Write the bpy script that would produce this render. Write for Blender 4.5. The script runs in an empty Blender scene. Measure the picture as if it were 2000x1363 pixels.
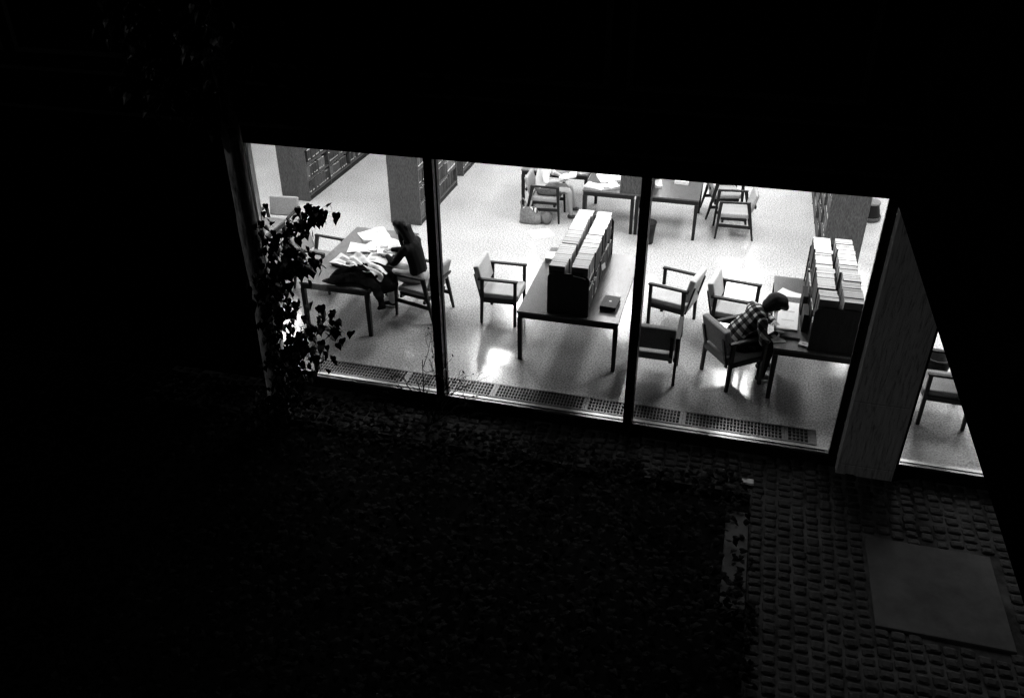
import bpy, bmesh, math, random
from mathutils import Vector, Matrix, Euler
from math import radians as R, sin, cos, pi
random.seed(7)
S = bpy.context.scene
COL = S.collection

# ------------------------------------------------------------------ materials
def mat(name, v, rough=0.6, metal=0.0, spec=0.4, nscale=0, namp=0.0, bump=0.0, stretch=(1, 1, 1), v2=None, coat=0.0, coatr=0.1):
    m = bpy.data.materials.new(name); m.use_nodes = True
    nt = m.node_tree; b = nt.nodes['Principled BSDF']
    b.inputs['Base Color'].default_value = (v, v, v, 1)
    b.inputs['Roughness'].default_value = rough
    b.inputs['Metallic'].default_value = metal
    b.inputs['Specular IOR Level'].default_value = spec
    b.inputs['Coat Weight'].default_value = coat
    b.inputs['Coat Roughness'].default_value = coatr
    if nscale:
        tc = nt.nodes.new('ShaderNodeTexCoord'); mp = nt.nodes.new('ShaderNodeMapping')
        mp.inputs['Scale'].default_value = stretch
        n = nt.nodes.new('ShaderNodeTexNoise'); n.inputs['Scale'].default_value = nscale
        n.inputs['Detail'].default_value = 5; n.inputs['Roughness'].default_value = 0.65
        nt.links.new(tc.outputs['Object'], mp.inputs['Vector']); nt.links.new(mp.outputs['Vector'], n.inputs['Vector'])
        r = nt.nodes.new('ShaderNodeMapRange')
        r.inputs['From Min'].default_value = 0.3; r.inputs['From Max'].default_value = 0.7
        lo = v * (1 - namp); hi = v * (1 + namp) if v2 is None else v2
        r.inputs['To Min'].default_value = lo; r.inputs['To Max'].default_value = hi
        nt.links.new(n.outputs['Fac'], r.inputs['Value'])
        c = nt.nodes.new('ShaderNodeCombineColor')
        for k in ('Red', 'Green', 'Blue'): nt.links.new(r.outputs['Result'], c.inputs[k])
        nt.links.new(c.outputs['Color'], b.inputs['Base Color'])
        if bump:
            bp = nt.nodes.new('ShaderNodeBump'); bp.inputs['Strength'].default_value = bump; bp.inputs['Distance'].default_value = 0.01
            nt.links.new(n.outputs['Fac'], bp.inputs['Height']); nt.links.new(bp.outputs['Normal'], b.inputs['Normal'])
    return m

M = {}
M['frame'] = mat('dark_stained_wood', 0.012, 0.5, spec=0.2, nscale=30, namp=0.4, stretch=(1, 1, 8))
M['walnut'] = mat('walnut_panel', 0.058, 0.5, nscale=12, namp=0.75, stretch=(7, 7, 1.6))
M['walnut_dark'] = mat('dark_wood_panel', 0.014, 0.6, spec=0.15, nscale=9, namp=0.5, stretch=(8, 8, 0.7))
M['tabletop'] = mat('table_laminate', 0.07, 0.30, nscale=70, namp=0.9, spec=0.55)
M['fabric'] = mat('chair_fabric', 0.32, 0.85, nscale=90, namp=0.45, bump=0.15, spec=0.15)
M['fabric_light'] = mat('pale_chair_fabric', 0.58, 0.8, nscale=90, namp=0.3, bump=0.15, spec=0.15)
M['paper'] = mat('paper', 0.82, 0.75, nscale=25, namp=0.06, spec=0.2)
M['print'] = mat('printed_picture', 0.09, 0.6, nscale=22, namp=0.9, v2=0.45)
M['text'] = mat('printed_text', 0.34, 0.7, nscale=150, namp=0.5, v2=0.8)
M['bronze'] = mat('dark_bronze_metal', 0.006, 0.42, metal=0.0, spec=0.2)
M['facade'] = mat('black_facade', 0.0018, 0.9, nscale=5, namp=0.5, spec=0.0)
M['sill'] = mat('brushed_aluminium', 0.30, 0.30, metal=0.85, nscale=40, namp=0.15, stretch=(0.2, 6, 1))
M['grille'] = mat('perforated_steel', 0.13, 0.33, metal=0.85, nscale=40, namp=0.15)
M['trough'] = mat('convector_trough', 0.01, 0.8, spec=0.1)
M['wall'] = mat('painted_plaster', 0.2, 0.9, nscale=40, namp=0.04, spec=0.1)
M['ceil'] = mat('ceiling_tile', 0.22, 0.95, nscale=60, namp=0.05, spec=0.1)
M['bark'] = mat('poplar_bark', 0.3, 0.9, nscale=7, namp=0.85, stretch=(3, 3, 0.7), bump=0.9, spec=0.1, v2=0.7)
M['leaf'] = mat('leaf', 0.010, 0.45, nscale=9, namp=0.6, spec=0.14)
M['pale_stone'] = mat('pale_stone', 0.8, 0.8, nscale=12, namp=0.12)
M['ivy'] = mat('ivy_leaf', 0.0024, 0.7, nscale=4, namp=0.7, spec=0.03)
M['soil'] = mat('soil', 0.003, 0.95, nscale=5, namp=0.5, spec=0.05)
M['twig'] = mat('twig', 0.03, 0.8, spec=0.1)
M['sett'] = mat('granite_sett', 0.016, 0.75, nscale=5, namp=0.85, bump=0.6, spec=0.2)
M['mortar'] = mat('joint_sand', 0.012, 0.95, nscale=2.2, namp=0.9, v2=0.10, spec=0.1)
M['slab'] = mat('concrete_slab', 0.062, 0.85, nscale=3.5, namp=0.35, bump=0.2, spec=0.2)
M['skin'] = mat('skin', 0.42, 0.55, spec=0.3)
M['hair'] = mat('dark_hair', 0.006, 0.6, spec=0.12, nscale=70, namp=0.6, bump=0.6, stretch=(1, 1, 0.3))
M['sweater'] = mat('dark_sweater', 0.010, 0.9, nscale=120, namp=0.4, bump=0.4, spec=0.1)
M['lightcloth'] = mat('light_cloth', 0.60, 0.85, nscale=12, namp=0.15, bump=0.3, spec=0.1)
M['white_cloth'] = mat('white_cloth', 0.8, 0.85, nscale=12, namp=0.08, bump=0.3, spec=0.1)
M['grey_cloth'] = mat('grey_cloth', 0.14, 0.85, nscale=60, namp=0.5, bump=0.3, spec=0.1)
M['black_cloth'] = mat('black_cloth', 0.005, 0.95, nscale=14, namp=0.5, bump=0.6, spec=0.0)
M['shoe'] = mat('shoe_leather', 0.015, 0.4)
M['eye'] = mat('eye', 0.02, 0.3)
M['basket'] = mat('basket_metal', 0.007, 0.5, spec=0.2)
M['canvas'] = mat('canvas_bag', 0.17, 0.85, nscale=30, namp=0.4, bump=0.3)
M['rubber'] = mat('rubber', 0.05, 0.6)

def grain(nt, vec, scale):
    n = nt.nodes.new('ShaderNodeTexNoise'); n.inputs['Scale'].default_value = scale
    n.inputs['Detail'].default_value = 2; nt.links.new(vec, n.inputs['Vector']); return n

def floor_mat():
    m = bpy.data.materials.new('speckled_terrazzo'); m.use_nodes = True
    nt = m.node_tree; b = nt.nodes['Principled BSDF']
    tc = nt.nodes.new('ShaderNodeTexCoord')
    n1 = grain(nt, tc.outputs['Object'], 44); n1.inputs['Detail'].default_value = 1; n1.inputs['Roughness'].default_value = 0.6; n2 = grain(nt, tc.outputs['Object'], 1.3)
    r = nt.nodes.new('ShaderNodeMapRange'); r.inputs['From Min'].default_value = 0.40; r.inputs['From Max'].default_value = 0.60
    r.inputs['To Min'].default_value = 0.31; r.inputs['To Max'].default_value = 0.64
    nt.links.new(n1.outputs['Fac'], r.inputs['Value'])
    r2 = nt.nodes.new('ShaderNodeMapRange'); r2.inputs['From Min'].default_value = 0.3; r2.inputs['From Max'].default_value = 0.7
    r2.inputs['To Min'].default_value = 0.93; r2.inputs['To Max'].default_value = 1.05
    nt.links.new(n2.outputs['Fac'], r2.inputs['Value'])
    mu = nt.nodes.new('ShaderNodeMath'); mu.operation = 'MULTIPLY'
    nt.links.new(r.outputs['Result'], mu.inputs[0]); nt.links.new(r2.outputs['Result'], mu.inputs[1])
    c = nt.nodes.new('ShaderNodeCombineColor')
    for k in ('Red', 'Green', 'Blue'): nt.links.new(mu.outputs[0], c.inputs[k])
    nt.links.new(c.outputs['Color'], b.inputs['Base Color'])
    r3 = nt.nodes.new('ShaderNodeMapRange'); r3.inputs['From Min'].default_value = 0.3; r3.inputs['From Max'].default_value = 0.7
    r3.inputs['To Min'].default_value = 0.12; r3.inputs['To Max'].default_value = 0.21
    nt.links.new(n2.outputs['Fac'], r3.inputs['Value']); nt.links.new(r3.outputs['Result'], b.inputs['Roughness'])
    b.inputs['Specular IOR Level'].default_value = 0.85
    return m
M['floor'] = floor_mat()

def travertine():
    m = bpy.data.materials.new('travertine'); m.use_nodes = True
    nt = m.node_tree; b = nt.nodes['Principled BSDF']; b.inputs['Roughness'].default_value = 0.75
    tc = nt.nodes.new('ShaderNodeTexCoord'); mp = nt.nodes.new('ShaderNodeMapping')
    mp.inputs['Scale'].default_value = (20, 20, 1.9); mp.inputs['Rotation'].default_value = (0, 0.05, 0)
    nt.links.new(tc.outputs['Object'], mp.inputs['Vector'])
    n = grain(nt, mp.outputs['Vector'], 1.8); n.inputs['Detail'].default_value = 8; n.inputs['Roughness'].default_value = 0.75; n.inputs['Distortion'].default_value = 0.9
    cr = nt.nodes.new('ShaderNodeValToRGB'); e = cr.color_ramp.elements
    e[0].position = 0.34; e[0].color = (0.14, 0.14, 0.14, 1); e[1].position = 0.47; e[1].color = (0.38, 0.38, 0.38, 1)
    k = cr.color_ramp.elements.new(0.7); k.color = (0.52, 0.52, 0.52, 1)
    nt.links.new(n.outputs['Fac'], cr.inputs['Fac']); nt.links.new(cr.outputs['Color'], b.inputs['Base Color'])
    bp = nt.nodes.new('ShaderNodeBump'); bp.inputs['Strength'].default_value = 0.5; bp.inputs['Distance'].default_value = 0.01
    nt.links.new(cr.outputs['Color'], bp.inputs['Height']); nt.links.new(bp.outputs['Normal'], b.inputs['Normal'])
    return m
M['travertine'] = travertine()

def plaid():
    m = bpy.data.materials.new('plaid_flannel'); m.use_nodes = True
    nt = m.node_tree; b = nt.nodes['Principled BSDF']; b.inputs['Roughness'].default_value = 0.9
    b.inputs['Specular IOR Level'].default_value = 0.1
    tc = nt.nodes.new('ShaderNodeTexCoord'); mp = nt.nodes.new('ShaderNodeMapping')
    mp.inputs['Rotation'].default_value = (0, R(45), 0)
    nt.links.new(tc.outputs['Object'], mp.inputs['Vector'])
    sp = nt.nodes.new('ShaderNodeSeparateXYZ'); nt.links.new(mp.outputs['Vector'], sp.inputs[0])
    def stripe(o):
        a = nt.nodes.new('ShaderNodeMath'); a.operation = 'MULTIPLY'; a.inputs[1].default_value = 1 / 0.095
        nt.links.new(sp.outputs[o], a.inputs[0])
        f = nt.nodes.new('ShaderNodeMath'); f.operation = 'FRACT'; nt.links.new(a.outputs[0], f.inputs[0])
        g = nt.nodes.new('ShaderNodeMath'); g.operation = 'GREATER_THAN'; g.inputs[1].default_value = 0.55
        nt.links.new(f.outputs[0], g.inputs[0]); return g
    s1, s2 = stripe('Y'), stripe('X')
    ad = nt.nodes.new('ShaderNodeMath'); ad.operation = 'ADD'
    nt.links.new(s1.outputs[0], ad.inputs[0]); nt.links.new(s2.outputs[0], ad.inputs[1])
    dv = nt.nodes.new('ShaderNodeMath'); dv.operation = 'DIVIDE'; dv.inputs[1].default_value = 2
    nt.links.new(ad.outputs[0], dv.inputs[0])
    cr = nt.nodes.new('ShaderNodeValToRGB'); e = cr.color_ramp.elements; cr.color_ramp.interpolation = 'CONSTANT'
    e[0].position = 0; e[0].color = (0.015,) * 3 + (1,); e[1].position = 0.75; e[1].color = (0.72,) * 3 + (1,)
    k = cr.color_ramp.elements.new(0.35); k.color = (0.10,) * 3 + (1,)
    nt.links.new(dv.outputs[0], cr.inputs['Fac']); nt.links.new(cr.outputs['Color'], b.inputs['Base Color'])
    return m
M['plaid'] = plaid()

def glass():
    m = bpy.data.materials.new('window_glass'); m.use_nodes = True
    nt = m.node_tree; nt.nodes.remove(nt.nodes['Principled BSDF']); out = nt.nodes['Material Output']
    t = nt.nodes.new('ShaderNodeBsdfTransparent'); t.inputs[0].default_value = (0.95, 0.95, 0.95, 1)
    g = nt.nodes.new('ShaderNodeBsdfGlossy'); g.inputs['Roughness'].default_value = 0.0
    lw = nt.nodes.new('ShaderNodeFresnel'); lw.inputs['IOR'].default_value = 1.45
    mx = nt.nodes.new('ShaderNodeMixShader')
    nt.links.new(lw.outputs[0], mx.inputs[0]); nt.links.new(t.outputs[0], mx.inputs[1]); nt.links.new(g.outputs[0], mx.inputs[2])
    nt.links.new(mx.outputs[0], out.inputs['Surface']); return m
M['glass'] = glass()

def emis(name, s):
    m = bpy.data.materials.new(name); m.use_nodes = True
    b = m.node_tree.nodes['Principled BSDF']
    b.inputs['Base Color'].default_value = (0.8, 0.8, 0.8, 1)
    b.inputs['Emission Color'].default_value = (1, 1, 1, 1); b.inputs['Emission Strength'].default_value = s
    return m
M['lamp'] = mat('fluorescent_diffuser', 0.8)

# ------------------------------------------------------------------ helpers
def tag(o, label=None, cat=None, group=None, kind=None):
    if label: o['label'] = label
    if cat: o['category'] = cat
    if group: o['group'] = group
    if kind: o['kind'] = kind
    return o

def empty(name, loc=(0, 0, 0), rz=0.0, label=None, cat=None, group=None):
    o = bpy.data.objects.new(name, None); COL.objects.link(o)
    o.location = loc; o.rotation_euler = (0, 0, rz); o.empty_display_size = 0.1
    return tag(o, label, cat, group)

class MB:
    def __init__(s): s.v = []; s.f = []; s.m = []
    def add(s, vs, fs, mi=0):
        n = len(s.v); s.v += [tuple(v) for v in vs]; s.f += [tuple(i + n for i in f) for f in fs]; s.m += [mi] * len(fs); return s
    def box(s, x0, x1, y0, y1, z0, z1, mi=0, xf=None):
        vs = [Vector((x, y, z)) for z in (z0, z1) for y in (y0, y1) for x in (x0, x1)]
        if xf: vs = [xf @ v for v in vs]
        return s.add(vs, [(0, 2, 3, 1), (4, 5, 7, 6), (0, 1, 5, 4), (2, 6, 7, 3), (0, 4, 6, 2), (1, 3, 7, 5)], mi)
    def bar(s, a, b, w0, d0, w1=None, d1=None, mi=0, side=None):
        """tapered square bar from a to b; w across 'side', d across the other"""
        a = Vector(a); b = Vector(b); w1 = w0 if w1 is None else w1; d1 = d0 if d1 is None else d1
        t = (b - a).normalized(); sd = Vector(side) if side else (Vector((0, 1, 0)) if abs(t.y) < 0.9 else Vector((1, 0, 0)))
        sd = (sd - t * sd.dot(t)).normalized(); o = t.cross(sd)
        vs = []
        for p, w, d in ((a, w0, d0), (b, w1, d1)):
            for i, j in ((-1, -1), (1, -1), (1, 1), (-1, 1)): vs.append(p + sd * (i * w / 2) + o * (j * d / 2))
        return s.add(vs, [(3, 2, 1, 0), (4, 5, 6, 7), (0, 1, 5, 4), (1, 2, 6, 5), (2, 3, 7, 6), (3, 0, 4, 7)], mi)
    def tube(s, pts, r, n=6, mi=0):
        pts = [Vector(p) for p in pts]; rr = r if isinstance(r, (list, tuple)) else [r] * len(pts); vs = []
        for i, p in enumerate(pts):
            t = (pts[min(i + 1, len(pts) - 1)] - pts[max(i - 1, 0)]).normalized()
            u = t.cross(Vector((0, 0, 1))) if abs(t.z) < 0.95 else t.cross(Vector((1, 0, 0)))
            u.normalize(); w = t.cross(u)
            for k in range(n): a = 2 * pi * k / n; vs.append(p + (u * cos(a) + w * sin(a)) * rr[i])
        fs = [(i * n + k, i * n + (k + 1) % n, (i + 1) * n + (k + 1) % n, (i + 1) * n + k) for i in range(len(pts) - 1) for k in range(n)]
        fs += [tuple(range(n))[::-1], tuple((len(pts) - 1) * n + k for k in range(n))]
        return s.add(vs, fs, mi)
    def lathe(s, prof, n=24, mi=0):
        vs = [(r * cos(2 * pi * k / n), r * sin(2 * pi * k / n), z) for r, z in prof for k in range(n)]
        fs = [(i * n + k, i * n + (k + 1) % n, (i + 1) * n + (k + 1) % n, (i + 1) * n + k) for i in range(len(prof) - 1) for k in range(n)]
        return s.add(vs, fs, mi)
    def prism(s, poly, axis, a, b, mi=0):
        """poly 2-D outline extruded along axis ('x','y','z') from a to b"""
        n = len(poly)
        def P(p, t): return {'x': (t, p[0], p[1]), 'y': (p[0], t, p[1]), 'z': (p[0], p[1], t)}[axis]
        vs = [P(p, a) for p in poly] + [P(p, b) for p in poly]
        fs = [tuple(range(n))[::-1], tuple(range(n, 2 * n))] + [(i, (i + 1) % n, n + (i + 1) % n, n + i) for i in range(n)]
        return s.add(vs, fs, mi)
    def build(s, name, mats, parent=None, bevel=0, smooth=False, sub=0):
        me = bpy.data.meshes.new(name); me.from_pydata(s.v, [], s.f)
        mats = mats if isinstance(mats, (list, tuple)) else [mats]
        for m in mats: me.materials.append(m)
        for p, i in zip(me.polygons, s.m): p.material_index = i; p.use_smooth = smooth
        bm = bmesh.new(); bm.from_mesh(me); bmesh.ops.recalc_face_normals(bm, faces=bm.faces); bm.to_mesh(me); bm.free()
        o = bpy.data.objects.new(name, me); COL.objects.link(o)
        if parent: o.parent = parent
        if bevel:
            b = o.modifiers.new('bevel', 'BEVEL'); b.width = bevel; b.segments = 2; b.limit_method = 'ANGLE'
        if sub:
            q = o.modifiers.new('sub', 'SUBSURF'); q.levels = sub; q.render_levels = sub
        return o

def kids(o): return [c for c in bpy.data.objects if c.parent == o]
def copy_tree(o, ch=None, parent=None):
    c = o.copy(); COL.objects.link(c); c.parent = parent
    for k in kids(o): copy_tree(k, None, c)
    return c

# ------------------------------------------------------------------ ground, floor, shell
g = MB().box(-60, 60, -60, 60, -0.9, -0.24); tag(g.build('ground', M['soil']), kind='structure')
f = MB().box(-11.2, 9.2, 8.45, 20.2, -0.35, 0.0); tag(f.build('floor', M['floor']), kind='structure')
tag(MB().box(-11.2, 9.2, 8.45, 20.2, 3.12, 3.4).build('ceiling', M['ceil']), kind='structure')
def one(name, mb, m, label, cat, group=None, bevel=0, smooth=False):
    return tag(mb.build(name, m, None, bevel, smooth), label, cat, group)
one('interior_wall', MB().box(-11.2, 9.2, 20.2, 20.4, -0.3, 3.4), M['wall'], 'long plain plaster wall at the far end of the reading room', 'wall')
one('interior_wall', MB().box(-11.4, -11.2, 8.6, 20.4, -0.3, 3.4), M['wall'], 'plain plaster side wall beyond the leftmost bookcase', 'wall')
one('interior_wall', MB().box(9.2, 9.4, 8.6, 20.4, -0.3, 3.4), M['wall'], 'plain plaster side wall at the right end of the reading room', 'wall')

bld = empty('library_building', (0, 8.3, 0), 0, 'black upper storey of the library overhanging the lit ground floor windows', 'building')
def bpart(name, mb, m, **k):
    o = mb.build(name, m, bld, **k); o.matrix_parent_inverse = Matrix.Translation((0, -8.3, 0)); return o
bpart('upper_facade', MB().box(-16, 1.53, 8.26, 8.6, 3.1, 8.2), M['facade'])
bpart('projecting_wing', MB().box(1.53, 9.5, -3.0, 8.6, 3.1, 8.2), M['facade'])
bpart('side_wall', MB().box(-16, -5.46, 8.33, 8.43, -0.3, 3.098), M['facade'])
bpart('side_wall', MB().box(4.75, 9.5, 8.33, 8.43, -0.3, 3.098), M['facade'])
for k in range(7):
    x = -15.0 + 2.32 * k
    w = bpart('window', MB().box(x, x + 0.06, 8.235, 8.262, 3.95, 6.4).box(x + 2.1, x + 2.16, 8.235, 8.262, 3.95, 6.4)
              .box(x + 0.06, x + 2.1, 8.235, 8.262, 3.95, 4.0).box(x + 0.06, x + 2.1, 8.235, 8.262, 6.35, 6.4), M['bronze'])
bpart('spandrel_trim', MB().box(-16, 1.52, 8.24, 8.262, 3.3, 3.34).box(-16, 1.52, 8.24, 8.262, 3.75, 3.79), M['bronze'])

# window wall between the two piers
def window_wall(name, xs, x0, x1, label):
    r = empty(name, ((x0 + x1) / 2, 8.4, 0), 0, label, 'window')
    inv = Matrix.Translation((-(x0 + x1) / 2, -8.4, 0))
    def P(n, mb, m, **k):
        o = mb.build(n, m, r, **k); o.matrix_parent_inverse = inv; return o
    P('sill', MB().box(x0, x1, 8.395, 8.452, -0.03, 0.008).box(x0, x1, 8.345, 8.385, -0.03, 0.0), M['sill'], bevel=0.003)
    P('sill_base', MB().box(x0 - 0.08, x1 + 0.08, 8.33, 8.449, -0.22, -0.031), M['bronze'])
    P('head_frame', MB().box(x0, x1, 8.30, 8.45, 3.085, 3.098), M['bronze'])
    P('jamb', MB().box(x0 - 0.09, x0, 8.32, 8.37, -0.2, 3.098), M['bronze'])
    P('jamb', MB().box(x1, x1 + 0.09, 8.365, 8.41, -0.2, 3.098), M['bronze'])
    for x in xs:
        P('mullion', MB().box(x - 0.052, x + 0.052, 8.27, 8.345, -0.2, 3.098).box(x - 0.04, x + 0.04, 8.345, 8.395, 0.008, 3.084)
          .box(x - 0.052, x + 0.052, 8.395, 8.46, 0.009, 3.084), M['bronze'], bevel=0.004)
    e = [x0] + list(xs) + [x1]
    for a, b in zip(e[:-1], e[1:]):
        P('pane', MB().box(a, b, 8.386, 8.392, 0.0, 3.0845), M['glass'])
    return r
window_wall('window_wall', [-3.155, -0.815], -5.365, 1.49, 'wide three pane window onto the reading room, with two black mullions')
window_wall('window_wall', [], 2.23, 4.66, 'separate window right of the travertine pier, half hidden under the overhang')

# travertine pier
pr = empty('stone_pier', (1.885, 8.5, -0.2), 0, 'tall grey travertine pier of stacked slabs standing between the two windows', 'pier')
z = 0.0
for i, (h0, h1) in enumerate(((0, 0.17), (0.176, 1.02), (1.026, 3.298))):
    MB().box(-0.3, 0.3, -0.275, -0.09, h0, h1).build('stone_slab', M['travertine'], pr, bevel=0.006)
pl = empty('stone_pier', (-5.62, 8.42, 0), 0, 'narrow pale stone pier inside the room at the left window jamb', 'pier')
MB().box(0.162, 0.252, -0.049, 0.045, 0, 3.09).build('stone_slab', M['pale_stone'], pl)

# convector grille along the window
cv = empty('floor_convector', (-1.8, 8.6, 0), 0, 'long perforated metal heating grille set in the floor along the window', 'heating grille')
MB().box(-3.2, 3.16, -0.13, 0.13, 0.001, 0.004).build('trough', M['trough'], cv)
def grille(x0, x1, endplain=0.0):
    b = MB(); zt0, zt1 = 0.010, 0.017
    ys = [-0.135 + i * 0.27 / 4 for i in range(5)]
    for i, y in enumerate(ys):
        w = 0.010 if 0 < i < 4 else 0.020
        b.box(x0, x1, y - w / 2, y + w / 2, zt0, zt1)
    xa, xb = x0 + 0.036, x1 - 0.036 - endplain
    b.box(x0, xa, -0.123, 0.123, zt0, zt1 - 0.0006); b.box(xb, x1 - 0.003, -0.123, 0.123, zt0, zt1 - 0.0006)
    n = int((xb - xa) / 0.0385); p = (xb - xa) / n
    for k in range(1, n): x = xa + k * p; b.box(x - 0.0055, x + 0.0055, -0.123, 0.123, zt0 + 0.001, zt1 - 0.0012)
    b.box(x0, x1, 0.13, 0.146, 0.004, 0.009)
    return b.build('grille_panel', M['grille'], cv)
gx = [-5.02, -3.725, -2.545, -1.37, -0.185, 1.005, 1.36]
for i in range(6):
    a, c = gx[i] + 1.8, gx[i + 1] + 1.8
    grille(a, c - 0.002, 0.06 if i == 5 else 0)

# ceiling lights
def ceiling_light():
    r = empty('ceiling_light')
    MB().box(-0.33, -0.29, -0.65, 0.65, -0.03, 0).box(0.29, 0.33, -0.65, 0.65, -0.03, 0).box(-0.29, 0.29, -0.65, -0.61, -0.03, 0).box(-0.29, 0.29, 0.61, 0.65, -0.03, 0).build('frame', M['sill'], r)
    MB().box(-0.29, 0.29, -0.61, 0.61, -0.02, -0.005).build('diffuser', M['lamp'], r)
    A = bpy.data.lights.new('tube_light', 'AREA'); A.shape = 'RECTANGLE'; A.size = 0.57; A.size_y = 1.2; A.energy = 34.0 * 0.57 * 1.2 * pi
    o = bpy.data.objects.new('tube_light', A); COL.objects.link(o); o.parent = r; o.location = (0, 0, -0.033)
    return r
cl = ceiling_light(); first = True
rows = {11.75: 'nearest row to the window', 14.1: 'second row from the window', 16.5: 'third row from the window', 18.9: 'row along the far wall'}
for y in rows:
    for x in (-8.85, -6.5, -4.2, -1.85, 0.5, 2.85, 5.2):
        if first: o = cl; first = False
        else: o = copy_tree(cl)
        o.location = (x, y, 3.118)
        tag(o, 'flush fluorescent ceiling panel, ' + rows[y], 'ceiling light', 'ceiling light panels, ' + rows[y])

# ------------------------------------------------------------------ chairs
def cushion(b, x0, x1, y0, y1, z0, z1, xf=None):
    b.box(x0, x1, y0, y1, z0, z1, 0, xf); return b
def chair_box(kind):
    """open-arm reading chair with straight legs; faces +X, origin on the floor under the seat"""
    r = empty('armchair')
    for s in (-1, 1):
        y = s * 0.285
        MB().bar((0.235, y, 0), (0.24, y, 0.685), 0.036, 0.04, 0.036, 0.045, side=(0, 1, 0)).build('leg', M['frame'], r)
        MB().bar((-0.26, y, 0), (-0.235, y, 0.685), 0.036, 0.038, 0.036, 0.05, side=(0, 1, 0)).build('leg', M['frame'], r)
        MB().bar((-0.30, y, 0.70), (0.275, y, 0.705), 0.055, 0.028, 0.06, 0.028, side=(0, 1, 0)).build('armrest', M['frame'], r, bevel=0.005)
        MB().bar((-0.24, s * 0.262, 0.36), (0.23, s * 0.262, 0.37), 0.024, 0.06, side=(0, 1, 0)).build('seat_rail', M['frame'], r)
    MB().box(0.215, 0.24, -0.25, 0.25, 0.335, 0.385).build('seat_rail', M['frame'], r)
    fab = M['fabric'] if kind else M['fabric_light']
    MB().box(-0.30, 0.27, -0.245, 0.245, 0.365, 0.47).build('seat', fab, r, bevel=0.02)
    xf = Matrix.Translation((-0.25, 0, 0.44)) @ Matrix.Rotation(R(-13), 4, 'Y')
    MB().box(-0.03, 0.055, -0.265, 0.265, 0.085, 0.44, 0, xf).build('backrest', fab, r, bevel=0.02)
    for s in (-1, 1): MB().box(-0.052, -0.031, s * 0.222 - 0.022, s * 0.222 + 0.022, -0.1, 0.32, 0, xf).build('back_post', M['frame'], r)
    return r
def chair_splay():
    """reading chair with tapered legs, splayed rear legs and low side stretchers; faces +X"""
    r = empty('armchair')
    for s in (-1, 1):
        y = s * 0.285
        MB().bar((0.30, y, 0), (0.265, y, 0.66), 0.03, 0.03, 0.036, 0.055, side=(0, 1, 0)).build('leg', M['frame'], r)
        MB().bar((-0.33, y, 0), (-0.19, y, 0.66), 0.03, 0.03, 0.036, 0.06, side=(0, 1, 0)).build('leg', M['frame'], r)
        MB().bar((-0.225, y, 0.675), (0.29, y, 0.67), 0.045, 0.03, 0.055, 0.03, side=(0, 1, 0)).build('armrest', M['frame'], r, bevel=0.005)
        MB().bar((-0.27, y, 0.235), (0.275, y, 0.255), 0.026, 0.052, side=(0, 1, 0)).build('stretcher', M['frame'], r)
        MB().bar((-0.2, y * 0.82, 0.35), (0.24, y * 0.82, 0.36), 0.03, 0.045, side=(0, 1, 0)).build('seat_rail', M['frame'], r)
    MB().box(0.19, 0.225, -0.28, 0.28, 0.30, 0.345).build('cross_rail', M['frame'], r)
    MB().box(-0.2, -0.165, -0.28, 0.28, 0.28, 0.325).build('cross_rail', M['frame'], r)
    MB().box(-0.24, 0.27, -0.255, 0.255, 0.38, 0.455).build('seat', M['fabric'], r, bevel=0.022)
    xf = Matrix.Translation((-0.235, 0, 0.46)) @ Matrix.Rotation(R(-15), 4, 'Y')
    MB().box(-0.03, 0.03, -0.255, 0.255, 0.03, 0.36, 0, xf).build('backrest', M['fabric'], r, bevel=0.025)
    MB().box(-0.05, -0.031, -0.27, 0.27, 0.12, 0.17, 0, xf).build('back_frame', M['frame'], r)
    return r
cb1 = chair_box(1); cb0 = chair_box(0); cs = chair_splay()
chairs = [
    (cb0, -2.955, 10.53, 1, 'pale armchair with straight legs drawn up to the left side of the middle table'),
    (cb0, -0.575, 10.90, 166, 'pale armchair facing the middle table from the right, just right of the mullion'),
    (cb0, 0.29, 10.76, -9, 'empty pale armchair directly behind the reader in the plaid shirt'),
    (cb1, -0.66, 9.56, 90, 'armchair with its grey back square to the window, beside the right mullion'),
    (cb1, 0.33, 9.70, 36, 'armchair the reader in the plaid shirt is sitting on'),
    (cs, -4.13, 10.37, 168, 'splayed-leg armchair the dark-haired reader is sitting on, half behind the left mullion'),
    (cs, 0.13, 14.39, 186, 'nearer of the two splayed-leg armchairs right of the far table, its back to the right'),
    (cs, -0.10, 15.25, 14, 'farther of the two splayed-leg armchairs right of the far table, its back to the left'),
    (cs, -3.20, 14.31, 1, 'splayed-leg armchair under the woman in white'),
    (cs, -5.98, 10.80, -6, 'splayed-leg armchair on the left side of the paper-strewn table, partly behind leaves'),
    (cs, -7.22, 11.85, -84, 'splayed-leg armchair facing the window at the far left, behind the foliage'),
    (cb1, 2.77, 9.49, 180, 'armchair seen through the window right of the stone pier'),
]
used = set()
for proto, x, y, a, lab in chairs:
    if proto.name in used: o = copy_tree(proto)
    else: used.add(proto.name); o = proto
    o.location = (x, y, 0); o.rotation_euler = (0, 0, R(a))
    tag(o, lab, 'armchair', 'armchairs of the reading room')

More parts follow.
